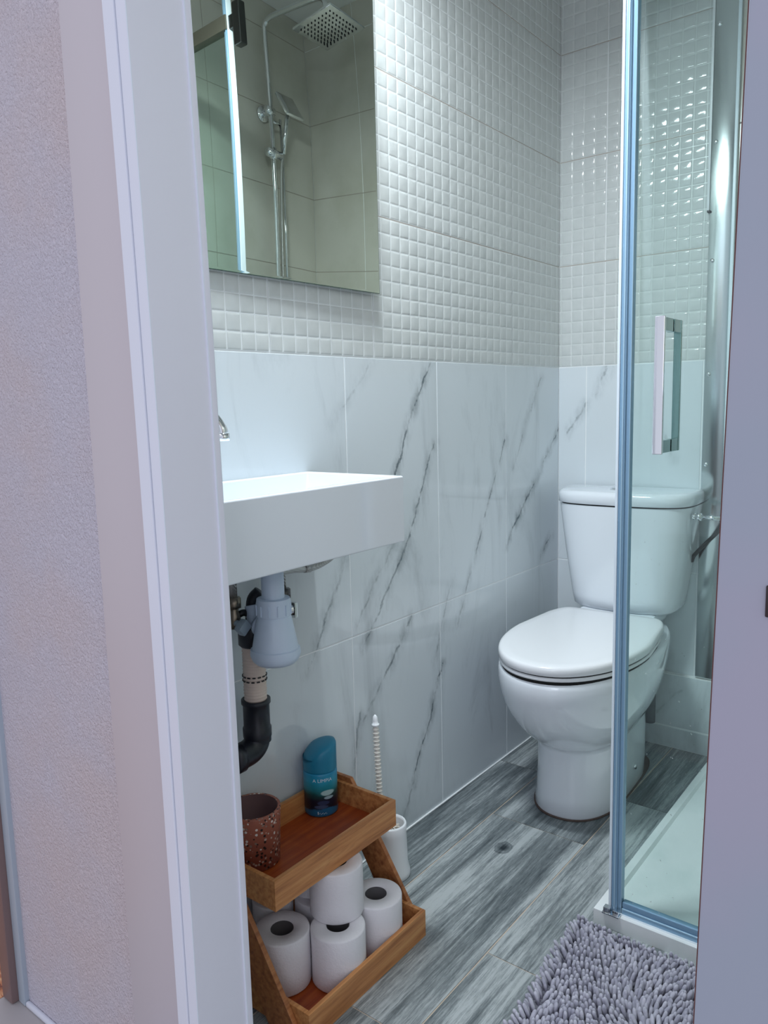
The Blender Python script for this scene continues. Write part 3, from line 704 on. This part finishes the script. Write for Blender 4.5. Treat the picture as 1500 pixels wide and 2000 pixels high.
# toilet rolls
def make_roll(h=.1, r=.0495):
    t_ = thing('toilet_roll', 'x', 'toilet roll', (0, 0, 0), 0, 'toilet rolls stacked in the bamboo rack')
    bm = NB(); e = .003
    lathe(bm, [(.0205, .002), (.0215, 0), (r-e, 0), (r-.0008, .0008), (r, e), (r, h*.33), (r*.997, h*.66), (r, h-e), (r-.0008, h-.0008), (r-e, h), (.0215, h), (.0205, h-.002)], n=56)
    for v in bm.verts:
        d = mnoise.noise(v.co*30)*.0012; v.co.x *= 1+d*8; v.co.y *= 1+d*8
    link('paper', bm, M_paper, t_, sharp=50)
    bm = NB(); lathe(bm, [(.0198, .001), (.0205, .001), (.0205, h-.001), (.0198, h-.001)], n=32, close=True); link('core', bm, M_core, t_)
    return t_
r0 = make_roll()
spots = [((.125, -1.379, .011), 'white toilet roll standing nearest the door frame in the lower tray', 1.0, 1.0),
         ((.200, -1.3135, .011), 'white toilet roll standing in the middle of the lower tray front', 1.0, 1.0),
         ((.199, -1.2025, .011), 'white toilet roll at the brush end of the lower tray', 1.0, 1.0),
         ((.110, -1.262, .011), 'white toilet roll hidden at the back of the lower tray', 1.0, 1.0),
         ((.170, -1.281, .1112), 'white toilet roll stacked on the others right under the upper tray', 1.0, .96),
         ((.089, -1.264, .1112), 'shaded thin toilet roll stacked behind another under the upper tray', .70, .96),
         ((.046, -1.326, .011), 'thin toilet roll against the wall behind the one nearest the frame', .78, 1.0)]
def dup(root, loc, label, rz):
    r = root.copy(); COL.objects.link(r); r.location = loc; r['label'] = label; r.rotation_euler = (0, 0, rz)
    for ch in list(root.children):
        c = ch.copy(); COL.objects.link(c); c.parent = r
    return r
for i, (loc, lab, sx_, sz_) in enumerate(spots):
    if i == 0: o = r0; o.location = loc; o['label'] = lab
    else: o = dup(r0, loc, lab, i*1.3)
    o.scale = (sx_, sx_, sz_ if sz_ <= 1 else 1)

# terrazzo pot
t_ = thing('terrazzo_cup', 'red terrazzo cup with dark and white chips on the upper tray', 'cup', (.061, -1.377, .218))
bm = NB(); lathe(bm, [(0, 0), (.042, 0), (.045, .002), (.0495, .100), (.0495, .1025), (.0445, .1025)], n=56); link('cup_body', bm, M_terr, t_)
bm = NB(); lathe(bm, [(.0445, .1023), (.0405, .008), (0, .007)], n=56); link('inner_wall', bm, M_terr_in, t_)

# spray can
t_ = thing('air_freshener', 'teal air freshener spray with slanted cap on the upper tray', 'spray can', (.040, -1.176, .2185), math.atan2(-2.2617+1.176, 1.0698-.040))
M_can = mat('printed_can', (.05, .3, .45), .3); t = NT(M_can); o = t.obj(); s3 = t.n('ShaderNodeSeparateXYZ'); t.l(o, s3.inputs[0])
n_ = t.noise(t.mapping(o, (40, 40, 55)), 1, 3)
zf = t.math('ADD', t.math('MULTIPLY', s3.outputs[2], 11), t.math('MULTIPLY', t.math('SUBTRACT', n_, .5), .22))
c = t.ramp(zf, [(0, (.008, .12, .26)), (.16, (.012, .14, .28)), (.19, (.004, .008, .02)), (.38, (.006, .012, .03)), (.50, (.008, .06, .06)), (.62, (.015, .22, .26)), (.8, (.02, .32, .48)), (1, (.015, .26, .46))])
# pale pebbles of the printed picture
hx = t.math('SUBTRACT', s3.outputs[1], .004)
for (y_, z_, sy_, sz_, cc_) in ((.012, .050, .013, .006, (.42, .62, .62)), (.014, .040, .009, .0035, (.35, .5, .55)), (.004, .030, .012, .005, (.03, .05, .12)), (.0, .022, .014, .004, (.05, .08, .16))):
    a_ = t.math('DIVIDE', t.math('SUBTRACT', s3.outputs[1], y_), sy_); b_ = t.math('DIVIDE', t.math('SUBTRACT', s3.outputs[2], z_), sz_)
    e_ = t.math('ADD', t.math('MULTIPLY', a_, a_), t.math('MULTIPLY', b_, b_)); msk = t.math('MULTIPLY', t.rng(e_, .6, 1.1, 1, 0), t.math('GREATER_THAN', s3.outputs[0], 0))
    c = t.mix(msk, c, cc_)
t.color(c)
bm = NB(); lathe(bm, [(0, 0), (.029, 0), (.0315, .002), (.032, .006), (.032, .085), (.031, .089), (0, .089)], n=48); can = link('printed_body', bm, M_can, t_)
bm = NB(); N = 48; rings = []
for (r_, z0_, sl) in ((.0318, .0905, 0), (.0318, .116, 0), (.0318, .129, 1), (.030, .134, 1), (.022, .1385, 1), (.010, .140, 1)):
    rg = []
    for k in range(N):
        a = 2*PI*k/N; x, y = r_*math.cos(a), r_*math.sin(a)
        sd_ = (-x*.25+y*.97)/.0318
        rg.append((x, y, z0_+sl*(.0115*sd_ if sd_ > -.2 else .0115*sd_-.012*(-.2-sd_))))
    rings.append(rg)
loft(bm, rings); bmesh.ops.recalc_face_normals(bm, faces=bm.faces[:]); link('cap', bm, M_cap, t_, sharp=60)
M_ink = mat('white_print', (.72, .85, .92), .4)
def cyltext(body, size, z, ang, parent, r_=.0322):
    cu = bpy.data.curves.new('label_text', 'FONT'); cu.body = body; cu.size = size; cu.align_x = 'CENTER'; cu.resolution_u = 2
    ob = bpy.data.objects.new('tmp', cu); COL.objects.link(ob); bpy.context.view_layer.update()
    me = bpy.data.meshes.new_from_object(ob.evaluated_get(bpy.context.evaluated_depsgraph_get())); bpy.data.objects.remove(ob); bpy.data.curves.remove(cu)
    for v in me.vertices:
        a = ang+v.co.x/r_; v.co = (r_*math.cos(a), r_*math.sin(a), z+v.co.y)
    me.materials.append(M_ink); o = bpy.data.objects.new('printed_text', me); COL.objects.link(o); o.parent = parent; return o
camang = 0
q = cyltext('A LIMPIA', .0098, .073, camang+.12, can); q['label'] = 'white lettering on the can'
bm = NB()
for k in range(9):
    a = camang-.15+k*.055; zc = .0085+.0012*math.sin(k*2.1)
    tube(bm, [(.0323*math.cos(a), .0323*math.sin(a), zc-.001), (.0323*math.cos(a+.03), .0323*math.sin(a+.03), zc+.0012)], .0003, 4)
tube(bm, [(.0323*math.cos(camang-.2), .0323*math.sin(camang-.2), .007), (.0323*math.cos(camang-.2), .0323*math.sin(camang-.2), .0125)], .0009, 6)
link('printed_emblem', bm, M_ink, can)
t_.scale = (1.07, 1.07, 1.02)

# toilet brush
t_ = thing('brush_holder', 'white plastic toilet brush pot on the floor behind the rack', 'brush holder', (.076, -.998, 0))
bm = NB(); lathe(bm, [(0, 0), (.043, 0), (.044, .003), (.043, .012), (.0385, .03), (.0365, .10), (.0370, .118), (.0355, .121), (.0325, .121), (.0315, .115), (.0325, .02), (0, .015)], n=44); link('pot', bm, M_white, t_)
t_ = thing('toilet_brush', 'white toilet brush with ribbed handle standing in its pot', 'toilet brush', (.076, -.998, .016))
bm = NB(); A = Vector((-.024, .0, .09)); B = Vector((-.0345, .002, .318)); pts = []; rad = []
for k in range(105):
    s = k/104; pts.append(A.lerp(B, s)); rad.append(.0060+(.0016 if k % 4 < 2 else -.0012))
tube(bm, pts, rad, 16); link('ribbed_handle', bm, mat('cream_plastic', (.80, .78, .72), .5), t_)
bm = NB(); dr = (B-A).normalized(); tube(bm, [B, B+dr*.004, B+dr*.0045, B+dr*.012, B+dr*.02, B+dr*.025], [.0085, .0085, .0062, .0062, .005, .0015], 16); link('handle_tip', bm, M_white, t_)
bm = NB(); tube(bm, [A, (-.01, 0, .012)], .004, 8)
for k in range(420):
    a = random.uniform(0, 2*PI); z = random.uniform(.02, .096); rr_ = random.uniform(.018, .027)
    tube(bm, [(0, 0, z), (rr_*math.cos(a), rr_*math.sin(a), z+random.uniform(-.002, .006))], .0011, 4, caps=True)
link('bristles', bm, M_brist, t_)

# ------------------------------------------------------------------ bath mat
t_ = thing('bath_mat', 'grey lavender chenille bath mat on the floor before the shower', 'bath mat', (.486, -.926, 0), R(-.5))
bm = NB()
for v_ in bx(bm, 0, .415, -.60, 0, .0005, .007, .002): v_.co.x -= v_.co.y*.09*(1-v_.co.x/.415)
_ = 0; link('backing', bm, mat('mat_backing', (.16, .16, .20), .9), t_)
M_pile = mat('chenille', (.40, .40, .48), .85); t = NT(M_pile)
t.color(t.mix(t.rng(t.noise(t.obj(), 60, 3), .35, .65), (.36, .36, .45), (.54, .54, .63)))
t.bump(t.noise(t.obj(), 900, 2), .5, .001)
M_pile.node_tree.nodes['Principled BSDF'].inputs['Sheen Weight'].default_value = .3
bm = NB(); sp_ = .0094; nx, ny = int(.41/sp_), int(.595/sp_)
for i in range(nx+1):
    for j in range(ny+1):
        x = .003+i*sp_+(.5*sp_ if j % 2 else 0)+random.uniform(-.002, .002); y = -.003-j*sp_+random.uniform(-.002, .002)
        if x > .412: continue
        q = Vector((x*7, y*7, .3)); a = 2.3+2.4*mnoise.noise(q)+random.uniform(-.6, .6); ln = random.uniform(.019, .027)
        tilt = .55+.7*mnoise.noise(q+Vector((5, 3, 1)))+random.uniform(-.12, .15)
        if x < .02: a = PI+random.uniform(-.5, .5); tilt = .5
        if y > -.02: tilt *= .35
        if y > -.02: a = PI*1.5
        x -= y*.09*(1-x/.415)
        tilt = max(.05, min(tilt, 1.15)); d = Vector((math.cos(a)*math.sin(tilt), math.sin(a)*math.sin(tilt), math.cos(tilt)))
        b = Vector((x, y, .005)); r_ = random.uniform(.0033, .0041); m_ = b+d*ln*.5+Vector((0, 0, .0015))
        e = b+d*ln; tube(bm, [b, m_, e-d*.002, e+d*.0012, e+d*.0028], [r_*.8, r_, r_, r_*.72, r_*.2], 7)
q = link('pile', bm, M_pile, t_, sharp=80); q['kind'] = 'stuff'

# dark catch plate at the far right of the frame
bm = NB(); bx(bm, .9605, .972, -1.7225, -1.7195, .888, .909, .0008); tag(link('catch_plate', bm, mat('dark_plate', (.03, .018, .02), .5)), 'small dark plate on the lavender door frame at right', 'catch plate')
